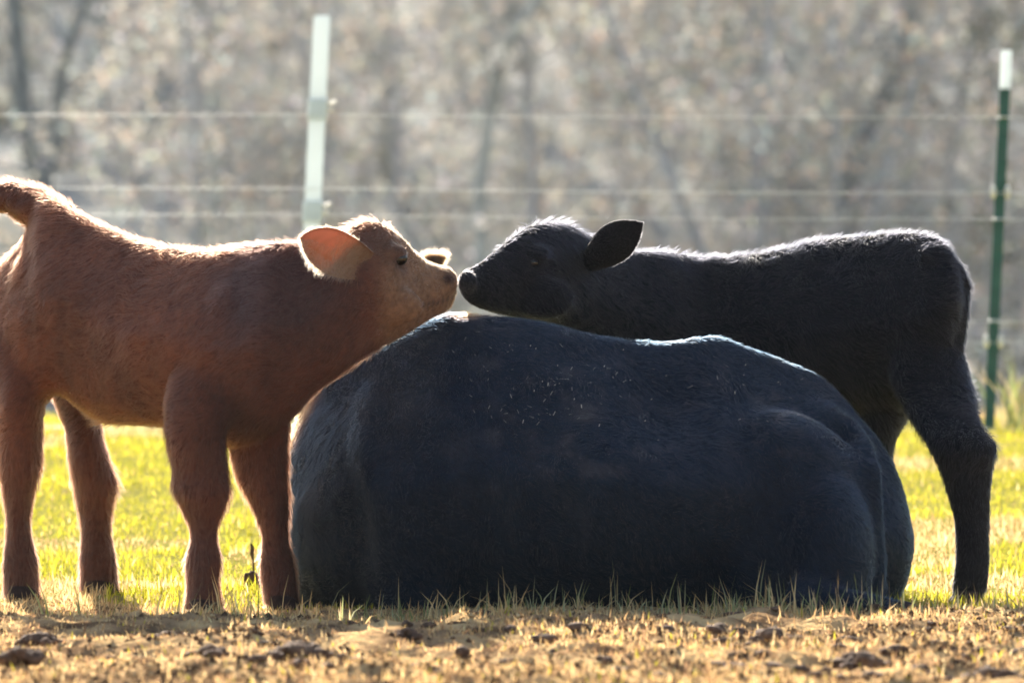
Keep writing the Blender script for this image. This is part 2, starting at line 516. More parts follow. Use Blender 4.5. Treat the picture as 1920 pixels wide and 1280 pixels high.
def make_coat(name, V, F, N, length, comb, tint, radius, mat, parent, lift, seed, skip=None, clump=.5, segs=4, curl=.25, keepw=None):
    g = np.random.default_rng(seed)
    T = np.concatenate([F[:, [0, 1, 2]], F[:, [0, 2, 3]]])
    a, b, c = V[T[:, 0]], V[T[:, 1]], V[T[:, 2]]
    cr = np.cross(b - a, c - a); ar = np.linalg.norm(cr, axis=1)
    VN = np.zeros_like(V)
    for k in range(3): np.add.at(VN, T[:, k], cr)
    VN /= np.linalg.norm(VN, axis=1)[:, None] + 1e-12
    wt = ar.copy()
    if keepw is not None: wt *= keepw((a + b + c) / 3)
    t = g.choice(len(T), N, p=wt / wt.sum())
    r1 = np.sqrt(g.random(N)); r2 = g.random(N)
    w0, w1, w2 = (1 - r1)[:, None], (r1 * (1 - r2))[:, None], (r1 * r2)[:, None]
    p = a[t] * w0 + b[t] * w1 + c[t] * w2
    nrm = VN[T[t, 0]] * w0 + VN[T[t, 1]] * w1 + VN[T[t, 2]] * w2
    nrm /= np.linalg.norm(nrm, axis=1)[:, None] + 1e-12
    if skip is not None:
        k = ~skip(p); p, nrm = p[k], nrm[k]
    n = len(p)
    cd = comb(p, nrm)
    for f, amp in ((14, clump), (45, clump * .8)):
        cd = cd + amp * 2 * np.stack([vnoise(p + 3, f), vnoise(p + 17, f), vnoise(p + 31, f)], 1) - amp
    cd = cd + g.normal(0, curl, (n, 3))
    cd -= nrm * (cd * nrm).sum(1)[:, None]
    cd /= np.linalg.norm(cd, axis=1)[:, None] + 1e-9
    lf = lift(p, nrm) if callable(lift) else lift
    L = length(p) * g.uniform(.6, 1.25, n)
    s = np.linspace(0, 1, segs)
    lf = np.broadcast_to(lf, (n,)) * g.uniform(.6, 1.4, n)
    d0 = nrm * lf[:, None] + cd * np.sqrt(np.clip(1 - lf ** 2, .05, 1))[:, None]
    pts = np.empty((n, segs, 3), np.float32)
    for i, si in enumerate(s):
        bend = cd * (.35 * si * si * L)[:, None] - nrm * (.25 * lf * si * si * L)[:, None]
        pts[:, i] = p + d0 * (si * L)[:, None] + bend - nrm * .001
    hc = bpy.data.hair_curves.new(name)
    hc.add_curves([segs] * n)
    hc.position_data.foreach_set('vector', pts.ravel())
    ra = hc.attributes.get('radius') or hc.attributes.new('radius', 'FLOAT', 'POINT')
    rad = (radius * (1 - .8 * s))[None, :] * g.uniform(.7, 1.2, (n, 1))
    ra.data.foreach_set('value', rad.astype(np.float32).ravel())
    col = np.ones((n, 4), np.float32); col[:, :3] = np.clip(tint(p) * (1 + g.normal(0, .16, (n, 1))), .003, .95)
    ta = hc.attributes.new('tint', 'FLOAT_COLOR', 'CURVE'); ta.data.foreach_set('color', col.ravel())
    hc.materials.append(mat)
    return link(name, hc, parent)

def body_object(name, V, F, tint, mats, parent, extra=(), c_ear=None):
    mi = [0] * len(F); Vs = [V]; Fs = [F]; C = [tint(V)]; o = len(V)
    for (v, f, side, c_out, c_in) in extra:
        Vs.append(v); Fs.append(f + o); o += len(v); mi += [1] * len(f)
        cc = np.tile(np.array(c_out), (len(v), 1)); cc[len(v) // 2:] = c_in
        if callable(c_ear): cc = c_ear(v, cc)
        C.append(cc)
    return link(name, mesh_np(name, np.concatenate(Vs), np.concatenate(Fs), mats, mat_idx=mi, colors=np.concatenate(C)), parent)

def bvh(V, F): return BVHTree.FromPolygons([tuple(v) for v in V], [tuple(f) for f in F])
def hit(tree, px, py, from_back=False):
    o = Vector((0, 0, CAM_Z)); d = (Vector(P(px, py, 10)) - o).normalized()
    if from_back: o = o + d * 30; d = -d
    h = tree.ray_cast(o, d)
    return (np.array(h[0]), np.array(h[1])) if h[0] else (None, None)

M_eye = mat_plain('eye_dark', (.008, .006, .005), .06, .2, 30)
M_hoof = mat_plain('hoof_horn', (.035, .02, .016), .75, .4, 60, .3, spec=.2)
def eyes(tree, px, py, r, parent):
    for back in (False, True):
        p, n_ = hit(tree, px, py, back)
        if p is None: continue
        bm = bmesh.new(); ball(bm, p - n_ * r * .45, (r, r * .8, r * .85))
        me = bpy.data.meshes.new('eye'); bm.to_mesh(me); bm.free(); me.materials.append(M_eye)
        for q in me.polygons: q.use_smooth = True
        link('eye', me, parent)
def hoof(px, d, parent, wpx=34, fwd=1, lift=0.0):
    """two-toed hoof standing on the ground under a leg"""
    c = P(px, 0, d); c[2] = float(ground_z(c[:1], c[1:2])[0]) + lift
    s = .86 * d / FPX; bm = bmesh.new()
    for k in (-1, 1):
        rings = []
        for (h, f, wx, wy) in ((-.01, .012, wpx * s * 1.1, .026), (.012, .008, wpx * s * 1.0, .026), (.028, 0, wpx * s * .85, .022), (.036, -.004, wpx * s * .6, .015)):
            rings.append(np.array([(c[0] + fwd * f + wx * math.cos(2 * math.pi * i / 12), d + k * .027 + wy * math.sin(2 * math.pi * i / 12), c[2] + h) for i in range(12)]))
        loft(bm, rings)
    me = bpy.data.meshes.new('hoof'); bm.to_mesh(me); bm.free(); me.materials.append(M_hoof)
    for q in me.polygons: q.use_smooth = True
    link('hoof', me, parent)

M_skin = mat_tint('hide', .85, .2)
M_ear = mat_leafy('ear_skin', .6, .7)
M_fur = mat_hair('fur', .5, .6, 1.26)
M_fur_black = mat_hair('black_fur', .45, .55, 1.36)
M_fur_short = mat_hair('short_fur', .5, .6, 1.27)

def near(p, c, r):
    return np.exp(-((np.linalg.norm(p - c, axis=1) / r) ** 2))
def lerp(a, b, f): return np.asarray(a) * (1 - f[:, None]) + np.asarray(b) * f[:, None]

# ---- the brown calf
def build_brown_calf():
    root = empty('calf', (-0.95, 16.0, 0))
    tag(root, 'reddish-brown calf standing with raised tail, stretching its muzzle over the lying cow', 'calf')
    def dd(x): return float(np.interp(x, [-30, 500, 640, 760, 855], [16.30, 15.72, 15.70, 15.80, 15.95]))
    secs = [(-26, 540, 620, .05), (-10, 508, 700, .09), (15, 476, 745, .125), (42, 444, 765, .15), (60, 405, 764, .155), (78, 362, 762, .165),
            (110, 374, 742, .17), (150, 397, 768, .18), (200, 420, 793, .195), (250, 441, 798, .205), (330, 461, 806, .205),
            (400, 463, 832, .19), (450, 456, 842, .175), (500, 450, 822, .155), (545, 449, 788, .13), (590, 449, 738, .108),
            (630, 440, 712, .096), (660, 418, 690, .098), (690, 409, 668, .10), (715, 413, 655, .096), (740, 428, 642, .086),
            (762, 449, 630, .074), (785, 472, 617, .066), (805, 487, 604, .060), (825, 494, 595, .061), (842, 500, 585, .058),
            (850, 507, 570, .052), (856, 518, 554, .03)]
    s2 = [(x, a, b, dd(x), h, .5 if x > 600 else .62) for x, a, b, h in secs]
    bm = bmesh.new()
    loft(bm, trunk_rings(densify(s2), inset=4))
    legs = [
        [(40, 480, 30, 16.27, .05), (34, 570, 60, 16.25, .09), (34, 660, 58, 16.20, .095), (38, 750, 49, 16.15, .08), (38, 820, 46, 16.15, .06), (37, 880, 43, 16.15, .05), (34, 940, 30, 16.15, .036), (34, 995, 26, 16.15, .032), (38, 1055, 37, 16.15, .038), (40, 1100, 37, 16.15, .04), (40, 1122, 38, 16.15, .042)],
        [(120, 640, 60, 16.42, .10), (140, 740, 45, 16.5, .08), (155, 800, 37, 16.5, .06), (166, 860, 41, 16.5, .05), (180, 908, 46, 16.5, .045), (178, 948, 38, 16.5, .036), (180, 1000, 32, 16.5, .032), (183, 1052, 39, 16.5, .038), (187, 1110, 40, 16.5, .042)],
        [(420, 590, 40, 15.84, .05), (408, 660, 75, 15.76, .07), (386, 745, 80, 15.69, .075), (366, 815, 62, 15.66, .06), (374, 880, 56, 15.66, .05), (377, 920, 59, 15.65, .05), (381, 955, 45, 15.66, .042), (382, 1000, 28, 15.66, .032), (381, 1052, 39, 15.66, .04), (380, 1090, 34, 15.66, .036), (382, 1142, 41, 15.66, .042)],
        [(490, 700, 70, 15.82, .08), (486, 780, 62, 15.84, .07), (484, 841, 60, 15.85, .055), (494, 905, 50, 15.85, .048), (507, 950, 40, 15.85, .038), (516, 1005, 29, 15.85, .031), (519, 1060, 37, 15.85, .036), (529, 1136, 35, 15.85, .042)]]
    for L in legs: limb(bm, L)
    tube(bm, [P(120, 425, 16.2), P(68, 389, 16.24), P(20, 369, 16.27), P(-30, 374, 16.3), P(-72, 425, 16.32), P(-92, 520, 16.34), P(-98, 650, 16.35), P(-100, 780, 16.35), P(-98, 850, 16.35)],
         [.06, .055, .043, .034, .022, .016, .013, .016, .01])
    ball(bm, P(738, 474, 15.735), (.04, .026, .022))              # brow
    ball(bm, P(740, 575, 15.72), (.075, .03, .05))                # cheek
    ball(bm, P(440, 620, 15.735), (.10, .09, .16), Matrix.Rotation(R(18), 3, 'Y'))   # shoulder
    ball(bm, P(90, 560, 16.17), (.10, .09, .17))                  # haunch
    ball(bm, P(835, 530, 15.905), (.033, .041, .041))             # nose pad
    V, F = fuse(bm, .0085, 8)
    tree = bvh(V, F)
    eye_p, _ = hit(tree, 753, 488)
    nos_p, _ = hit(tree, 842, 522)
    mouth = [hit(tree, x, y)[0] for x, y in ((848, 557), (840, 561), (831, 564), (822, 566), (813, 568), (804, 569), (795, 571))]
    def tint(p):
        px = p[:, 0] / p[:, 1] * FPX + 960; py = HOR - (p[:, 2] - CAM_Z) / p[:, 1] * FPX
        base = lerp((.052, .022, .015), (.150, .055, .030), np.clip(.6 * vnoise(p, 4.5) + .55 * vnoise(p * [1, 1, .5], 24) - .08, 0, 1))
        face = sstep(690, 740, px) * sstep(395, 470, py)
        c = lerp_rows(base, (.21, .115, .062), face * .8)
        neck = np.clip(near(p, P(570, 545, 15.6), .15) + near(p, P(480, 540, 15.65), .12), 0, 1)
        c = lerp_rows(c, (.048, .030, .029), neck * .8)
        c = lerp_rows(c, (.035, .019, .015), near(p, P(460, 800, 15.65), .12) * .85)  # shade around the elbow and chest underside, painted into the coat
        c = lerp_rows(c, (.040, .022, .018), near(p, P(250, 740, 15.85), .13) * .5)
        c = lerp_rows(c, (.075, .034, .024), sstep(900, 1040, py) * .6)
        c = lerp_rows(c, (.09, .05, .035), np.exp(-((px - 715) / 45) ** 2 - ((py - 450) / 34) ** 2) * .75)
        c = lerp_rows(c, (.05, .03, .03), near(p, eye_p + np.array([-.004, 0, .003]), .034) * .95)
        c = lerp_rows(c, (.045, .028, .028), near(p, P(854, 534, 15.94), .042) * .95)
        c = lerp_rows(c, (.02, .012, .012), near(p, nos_p, .016))
        for m in mouth: c = lerp_rows(c, (.05, .03, .025), near(p, m, .008) * .85)
        return c
    ears = []
    for base, tip, wd, nn, wdt in ((P(692, 500, 15.665), P(563, 445, 15.45), (.25, 0, 1), (-.1, -1, .25), .100),
                                   (P(690, 480, 15.92), P(640, 452, 16.06), (.2, 0, 1), (-.1, 1, .3), .10)):
        v, f, sd = ear_arrays(base, tip, wd, nn, wdt, cup=.30)
        ears.append((v, f, sd, (.34, .16, .10), (.54, .27, .20)))
    def ear_col(v, c):
        k = len(v) // 2; i = np.arange(k); u = (i // 9) / 13; s_ = (i % 9) / 8 * 2 - 1
        f_ = sstep(.75, -.65, s_ + .25 * np.sin(i * 1.7)) + sstep(.5, .15, u)
        c[k:] = lerp_rows(c[k:], (.34, .20, .12), np.clip(f_, 0, 1)); return c
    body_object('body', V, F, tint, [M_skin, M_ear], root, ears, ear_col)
    v, f, sd = ears[0][:3]
    inn = f[sd == 1][::1]; vi = np.array([[(q % 126) // 9 / 13, (q % 126) % 9 / 8 * 2 - 1] for q in inn[:, 0]])
    inn = inn[(vi[:, 1] < -.1) | (vi[:, 0] < .4) | (np.arange(len(inn)) % 4 == 0)]
    make_coat('ear_hair', v, inn, 2400, lambda p: np.full(len(p), .021), lambda p, n_: np.tile([-1., 0, -.4], (len(p), 1)),
              lambda p: np.tile([.36, .22, .13], (len(p), 1)), .0004, M_fur, root, .35, 43)
    def comb(p, n_):
        px = p[:, 0] / p[:, 1] * FPX + 960; py = HOR - (p[:, 2] - CAM_Z) / p[:, 1] * FPX
        leg = sstep(790, 850, py)
        d = np.zeros_like(p); d[:, 0] = -1 * (1 - leg); d[:, 2] = -.7 - leg
        return d
    def length(p):
        px = p[:, 0] / p[:, 1] * FPX + 960; py = HOR - (p[:, 2] - CAM_Z) / p[:, 1] * FPX
        L = .019 + .016 * vnoise(p, 9) ** 2
        L = L * (1 - .55 * sstep(670, 780, px)) * (1 + .25 * sstep(780, 860, py) - .2 * sstep(940, 1020, py))
        L = L + .012 * near(p, P(600, 730, 15.6), .1) + .05 * near(p, P(215, 808, 16.1), .05)
        return L + .03 * sstep(-85, -100, px) * sstep(700, 800, py)
    skip = lambda p: (near(p, eye_p, .016) > .4) | (near(p, P(856, 528, 15.95), .03) > .6)
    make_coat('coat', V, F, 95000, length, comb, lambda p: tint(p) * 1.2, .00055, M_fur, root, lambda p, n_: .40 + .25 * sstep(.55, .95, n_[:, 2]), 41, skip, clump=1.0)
    for (v, f, sd, a, b) in ears:
        make_coat('ear_hair', v, f[sd == 0], 3200, lambda p: np.full(len(p), .010), lambda p, n_: np.tile([-1., 0, .1], (len(p), 1)),
                  lambda p: np.tile([.26, .13, .07], (len(p), 1)), .0004, M_fur, root, .45, 42)
    eyes(tree, 753, 489, .023, root)
    for px, d in ((40, 16.15), (187, 16.5), (381, 15.66), (529, 15.85)): hoof(px, d, root)
    return root

def lerp_rows(a, b, f):
    return a * (1 - f[:, None]) + np.asarray(b) * f[:, None]

# ---- the black calf
def build_black_calf():
    root = empty('calf', (0.75, 16.55, 0))
    tag(root, 'black calf standing behind the lying cow, touching noses with the brown calf', 'calf')
    def dd(x): return float(np.interp(x, [858, 1000, 1100, 1200, 1320, 1560, 1810], [16.02, 16.22, 16.36, 16.55, 16.72, 16.60, 16.36]))
    secs = [(858, 516, 538, .02), (866, 505, 558, .042), (880, 497, 573, .052), (900, 487, 583, .056), (925, 467, 590, .06), (950, 447, 596, .07),
            (975, 429, 602, .084), (1000, 415, 608, .096), (1035, 411, 616, .10), (1070, 416, 630, .098), (1095, 431, 646, .092),
            (1120, 443, 664, .09), (1160, 456, 690, .10), (1200, 466, 720, .118), (1250, 466, 752, .14), (1320, 477, 790, .165), (1400, 473, 806, .185),
            (1460, 463, 806, .20), (1520, 448, 800, .205), (1560, 440, 795, .20), (1610, 438, 788, .19), (1660, 432, 778, .18), (1700, 431, 765, .17),
            (1740, 434, 725, .15), (1772, 450, 690, .125), (1794, 482, 640, .08), (1804, 525, 590, .03)]
    s2 = [(x, a, b, dd(x), h, .5 if x < 1140 else .60) for x, a, b, h in secs]
    bm = bmesh.new()
    loft(bm, trunk_rings(densify(s2), inset=4))
    legs = [
        [(1720, 540, 40, 16.45, .05), (1732, 620, 66, 16.39, .08), (1744, 715, 80, 16.32, .09), (1776, 795, 68, 16.16, .07), (1806, 835, 70, 16.08, .052), (1811, 875, 56, 16.08, .045), (1816, 920, 46, 16.08, .04), (1823, 980, 37, 16.08, .036), (1824, 1050, 36, 16.08, .036), (1820, 1095, 37, 16.08, .038), (1813, 1132, 30, 16.08, .04)],
        [(1690, 660, 70, 16.46, .10), (1668, 745, 60, 16.52, .09), (1640, 815, 46, 16.52, .06), (1632, 870, 42, 16.52, .045), (1636, 930, 34, 16.52, .036), (1638, 1040, 28, 16.52, .034), (1634, 1112, 32, 16.52, .04)],
        [(1290, 700, 80, 16.60, .09), (1285, 790, 62, 16.58, .07), (1290, 870, 44, 16.6, .05), (1295, 940, 38, 16.6, .042), (1298, 1000, 28, 16.6, .034), (1298, 1060, 30, 16.6, .036), (1294, 1108, 32, 16.6, .042)],
        [(1330, 700, 70, 16.82, .08), (1335, 790, 58, 16.84, .07), (1345, 870, 44, 16.84, .05), (1350, 940, 38, 16.84, .042), (1352, 1000, 28, 16.84, .034), (1352, 1050, 30, 16.84, .036), (1348, 1098, 32, 16.84, .042)]]
    for L in legs: limb(bm, L)
    tube(bm, [P(1725, 490, 16.38), P(1764, 482, 16.38), P(1793, 512, 16.38), P(1806, 540, 16.38), P(1802, 600, 16.36), P(1794, 670, 16.34), P(1788, 750, 16.32), P(1786, 820, 16.31), P(1786, 870, 16.3)],
         [.04, .034, .027, .022, .019, .016, .016, .02, .01])
    ball(bm, P(1002, 476, 16.155), (.042, .026, .024))
    ball(bm, P(1020, 560, 16.14), (.08, .03, .055))
    ball(bm, P(876, 528, 16.0), (.026, .03, .03))
    V, F = fuse(bm, .0085, 8)
    tree = bvh(V, F)
    eye_p, _ = hit(tree, 1002, 492)
    nos_p, _ = hit(tree, 872, 522)
    def tint(p):
        c = lerp((.002, .0025, .004), (.0075, .0078, .0105), vnoise(p, 5) * .5 + vnoise(p, 24) * .5)
        c = lerp_rows(c, (.035, .033, .036), near(p, P(864, 526, 16.0), .035) * .8)
        return c
    ears = []
    for base, tip, wd, nn, wdt in ((P(1098, 494, 16.29), P(1204, 418, 16.15), (-.5, 0, .85), (.2, 1, .2), .098),
                                   (P(1085, 485, 16.46), P(1115, 470, 16.58), (-.2, 0, 1), (.2, -1, .2), .11)):
        v, f, sd = ear_arrays(base, tip, wd, nn, wdt)
        ears.append((v, f, sd, (.006, .006, .008), (.010, .010, .012)))
    body_object('body', V, F, tint, [M_skin, M_skin], root, ears)
    def comb(p, n_):
        py = HOR - (p[:, 2] - CAM_Z) / p[:, 1] * FPX
        leg = sstep(770, 830, py)
        d = np.zeros_like(p); d[:, 0] = 1 - leg; d[:, 2] = -.7 - leg
        return d
    def length(p):
        px = p[:, 0] / p[:, 1] * FPX + 960; py = HOR - (p[:, 2] - CAM_Z) / p[:, 1] * FPX
        L = .016 + .012 * vnoise(p, 9)
        L = L * (1 - .6 * sstep(960, 900, px)) * (1 - .4 * sstep(850, 960, py))
        return L + .01 * near(p, P(1035, 415, 16.25), .08)
    skip = lambda p: (near(p, eye_p, .016) > .4)
    make_coat('coat', V, F, 80000, length, comb, lambda p: tint(p) * 1.1, .0006, M_fur_black, root, lambda p, n_: .40 + .28 * sstep(.5, .95, n_[:, 2]), 51, skip, clump=.8)
    for (v, f, sd, a, b) in ears:
        make_coat('ear_hair', v, f[sd == 0], 4500, lambda p: np.full(len(p), .006), lambda p, n_: np.tile([1., 0, .3], (len(p), 1)),
                  lambda p: np.tile([.005, .005, .006], (len(p), 1)), .0004, M_fur_black, root, .45, 52)
    eyes(tree, 1002, 492, .0165, root)
    for px, d in ((1813, 16.08), (1634, 16.52), (1294, 16.6), (1348, 16.84)): hoof(px, d, root, 30, -1)
    return root

# ---- the cow
M_straw = mat_plain('straw_bits', (.38, .33, .25), .8, .3, 20)
def build_cow():
    root = empty('cow', (0.25, 15.9, 0))
    tag(root, 'large black cow lying on the grass, straw flecks on its back, between the two calves', 'cow')
    secs = [(648, 800, 850, 15.86, .04), (658, 765, 900, 15.85, .12), (674, 735, 970, 15.85, .19), (692, 712, 1050, 15.86, .25), (715, 690, 1168, 15.88, .30),
            (760, 652, 1172, 15.90, .345), (840, 604, 1174, 15.92, .385), (900, 588, 1176, 15.93, .40), (1000, 593, 1176, 15.94, .41), (1100, 612, 1176, 15.94, .42),
            (1206, 628, 1176, 15.94, .42), (1275, 631, 1176, 15.95, .41), (1335, 621, 1174, 15.97, .39), (1385, 637, 1172, 15.99, .37), (1460, 664, 1170, 16.03, .34),
            (1520, 688, 1168, 16.05, .32), (1560, 714, 1166, 16.06, .30), (1600, 760, 1160, 16.06, .275), (1640, 806, 1150, 16.05, .245), (1675, 855, 1135, 16.04, .20),
            (1698, 920, 1098, 16.03, .14), (1712, 985, 1040, 16.02, .05)]
    bm = bmesh.new()
    loft(bm, trunk_rings(densify([s + (.74 if s[0] < 1150 else .88,) for s in secs]), n=40, inset=2, e=2.25))
    neck = [(536, 880, 1060, 16.08, .05), (546, 805, 1120, 16.07, .13), (562, 768, 1140, 16.06, .18), (600, 722, 1150, 16.03, .24), (640, 683, 1155, 16.0, .29),
            (700, 642, 1168, 15.97, .335), (760, 611, 1168, 15.95, .36), (840, 583, 1060, 15.95, .37), (900, 592, 1060, 15.95, .32), (960, 640, 1060, 15.96, .2)]
    loft(bm, trunk_rings(densify([s + (.70,) for s in neck]), n=36, inset=2, e=2.0))
    # neck and head turned away behind the brown calf
    tube(bm, [P(760, 800, 16.05), P(690, 720, 16.18), P(680, 640, 16.34), P(696, 570, 16.46), P(712, 540, 16.54)], [.24, .2, .16, .13, .11], 16)
    tube(bm, [P(706, 525, 16.44), P(714, 530, 16.54), P(722, 560, 16.68), P(730, 590, 16.82), P(734, 605, 16.88)], [(.07, .06), (.105, .1), (.09, .1), (.065, .07), (.05, .045)], 16)
    # near thigh, hooks, shoulder, folded legs
    ball(bm, P(1462, 990, 15.84), (.265, .21, .312), Matrix.Rotation(R(-16), 3, 'Y'))
    ball(bm, P(1545, 1040, 15.72), (.13, .17, .22))
    ball(bm, P(1545, 790, 15.99), (.11, .09, .05), Matrix.Rotation(R(28), 3, 'Y'))
    ball(bm, P(800, 960, 15.80), (.19, .21, .33), Matrix.Rotation(R(6), 3, 'Y'))
    tube(bm, [P(1480, 1130, 15.56), P(1560, 1140, 15.52), P(1640, 1146, 15.53), P(1690, 1150, 15.55)], [.08, .06, .045, .04])
    # tail along the buttock
    tube(bm, [P(1592, 800, 15.98), P(1618, 835, 15.88), P(1634, 880, 15.79), P(1643, 960, 15.77), P(1648, 1040, 15.76), P(1648, 1090, 15.76), P(1646, 1120, 15.75)],
         [.03, .03, .028, .024, .021, .022, .012])
    V, F = fuse(bm, .012, 22)
    qx = V[:, 0] / V[:, 1] * FPX + 960; qy = HOR - (V[:, 2] - CAM_Z) / V[:, 1] * FPX      # ribs and the hollow of the flank
    side_ = sstep(16.0, 15.75, V[:, 1])
    V[:, 1] -= side_ * (.008 * np.sin((qx + .35 * (qy - 800)) / 17.0) * np.exp(-((qx - 1060) / 150) ** 2 - ((qy - 850) / 130) ** 2))
    V[:, 1] += side_ * .045 * np.exp(-((qx - 1250) / 70) ** 2 - ((qy - 760) / 75) ** 2)
    V[:, 2] -= .012 * np.exp(-((qx - 1120) / 110) ** 2) * sstep(720, 640, qy)
    tree = bvh(V, F)
    def tint(p):
        px = p[:, 0] / p[:, 1] * FPX + 960; py = HOR - (p[:, 2] - CAM_Z) / p[:, 1] * FPX
        c = lerp((.003, .007, .015), (.010, .018, .031), vnoise(p * [1, 1, .35], 22) * .6 + vnoise(p, 4) * .4)
        sunlit_tint = np.clip(near(p, P(872, 580, 15.95), .035) + sum(near(p, P(x, y, 16.05), .035) for x, y in ((545, 815), (560, 775), (580, 745), (600, 720), (620, 700), (640, 682))), 0, 1)
        c = lerp_rows(c, (.30, .15, .06), sunlit_tint * .9)  # sunlit withers and shoulder edge painted warm tan into the black coat
        dust = np.clip(vnoise(p, 22) - .55, 0, 1) * 2 * np.clip(near(p, P(1040, 740, 15.6), .28) + near(p, P(1480, 720, 15.8), .2), 0, 1)
        return lerp_rows(c, (.10, .09, .08), dust * .5)
    v, f, sd = ear_arrays(P(762, 522, 16.50), P(834, 481, 16.47), (-.3, 0, 1), (.1, 1, .1), .052)
    v2, f2, sd2 = ear_arrays(P(656, 512, 16.52), P(588, 500, 16.50), (.3, 0, 1), (-.1, -1, .1), .11)
    ears = [(v, f, sd, (.02, .018, .018), (.07, .05, .04)), (v2, f2, sd2, (.02, .018, .018), (.07, .05, .04))]
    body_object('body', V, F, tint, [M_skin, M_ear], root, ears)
    def comb(p, n_):
        d = np.zeros_like(p); d[:, 0] = .8; d[:, 2] = -.8
        px = p[:, 0] / p[:, 1] * FPX + 960
        d[:, 0] *= 1 - .7 * sstep(800, 700, px)
        return d
    def length(p):
        px = p[:, 0] / p[:, 1] * FPX + 960; py = HOR - (p[:, 2] - CAM_Z) / p[:, 1] * FPX
        L = .013 + .006 * vnoise(p, 8)
        return L + .014 * sstep(690, 600, px) + .012 * near(p, P(872, 582, 15.95), .05) + .03 * near(p, P(1646, 1105, 15.75), .04)
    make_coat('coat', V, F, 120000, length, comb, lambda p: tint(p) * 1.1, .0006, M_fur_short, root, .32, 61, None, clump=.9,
              keepw=lambda q: np.where(q[:, 1] < 16.15, 1.0, .35))
    for (a, b, s_, c1, c2) in ears:
        make_coat('ear_hair', a, b[s_ == 0], 3000, lambda p: np.full(len(p), .02), lambda p, n_: np.tile([.6, 0, .6], (len(p), 1)),
                  lambda p: np.tile([.16, .10, .06], (len(p), 1)), .0005, M_fur_short, root, .5, 62)
    # hind hoof sticking out beside the rump
    bm = bmesh.new()
    for k in (-1, 1):
        tube(bm, [P(1672, 1150, 15.55 + k * .02), P(1690, 1150, 15.55 + k * .024), P(1708, 1154, 15.56 + k * .026), P(1720, 1160, 15.56 + k * .024)], [.028, .034, .033, .018], 12)
    me = bpy.data.meshes.new('hoof'); bm.to_mesh(me); bm.free(); me.materials.append(M_hoof)
    for q in me.polygons: q.use_smooth = True
    link('hoof', me, root)
    # straw flecks caught in the coat
    g = np.random.default_rng(77); Vs = []; k = 0
    while k < 130:
        if k < 95: px, py = g.normal(1030, 95), g.normal(735, 48)
        else: px, py = g.normal(1330, 140), g.normal(720, 40)
        p, n_ = hit(tree, px, py)
        k += 1
        if p is None: continue
        a = g.uniform(0, math.pi); L = g.uniform(.002, .008); w_ = g.uniform(.0005, .0012)
        t = np.cross(n_, [math.cos(a), math.sin(a) * .2, math.sin(a)]); t /= np.linalg.norm(t); s = np.cross(n_, t)
        q = p + n_ * g.uniform(.005, .012)
        Vs.append([q - t * L - s * w_, q + t * L - s * w_, q + t * L + s * w_ + n_ * .002, q - t * L + s * w_ + n_ * .001])
    Vs = np.array(Vs).reshape(-1, 3)
    fl = link('straw_flecks', mesh_np('straw_flecks', Vs, np.arange(len(Vs)).reshape(-1, 4), [M_straw]), root)
    fl['kind'] = 'stuff'
    return root

cow = build_cow()
brown = build_brown_calf()
black = build_black_calf()

# ------------------------------------------------------------------ the fence
FD = 24.0
M_white = mat_plain('white_plastic', (.84, .86, .87), .45, .05, 8)
_n = M_white.node_tree.nodes; _t = _n.new('ShaderNodeBsdfTranslucent'); _x = _n.new('ShaderNodeMixShader')    # thin sleeve lets light through
_t.inputs[0].default_value = (.80, .86, .88, 1); _x.inputs[0].default_value = .45
M_white.node_tree.links.new(_n['Principled BSDF'].outputs[0], _x.inputs[1]); M_white.node_tree.links.new(_t.outputs[0], _x.inputs[2])
M_white.node_tree.links.new(_x.outputs[0], _n['Material Output'].inputs[0])
M_green = mat_plain('green_painted_steel', (.012, .085, .06), .5, .25, 15)
M_wire = mat_plain('galvanised_wire', (.66, .67, .68), .5, .15, 30, metal=.2)
M_clip = mat_plain('pale_insulator', (.78, .74, .64), .5, .1, 20)
def mesh_bm(bm, name, mat, parent, smooth=False):
    me = bpy.data.meshes.new(name); bm.to_mesh(me); bm.free(); me.materials.append(mat)
    for p in me.polygons: p.use_smooth = smooth
    return link(name, me, parent)
def bar(bm, a, b, wx, wy):
    a, b = np.array(a), np.array(b)
    loft(bm, [np.array([(p[0] + sx * wx / 2, p[1] + sy * wy / 2, p[2]) for sx, sy in ((-1, -1), (1, -1), (1, 1), (-1, 1))]) for p in (a, b)])
def clip(parent, p, s=1):
    bm = bmesh.new()
    tube(bm, [p + np.array([.0, -.03, .014]), p + np.array([.022, -.03, .012]), p + np.array([.034, -.032, .022])], [.006, .006, .008], 8)
    tube(bm, [p + np.array([.0, -.03, -.012]), p + np.array([.026, -.03, -.012])], [.006, .007], 8)
    mesh_bm(bm, 'insulator', M_clip, parent, True)

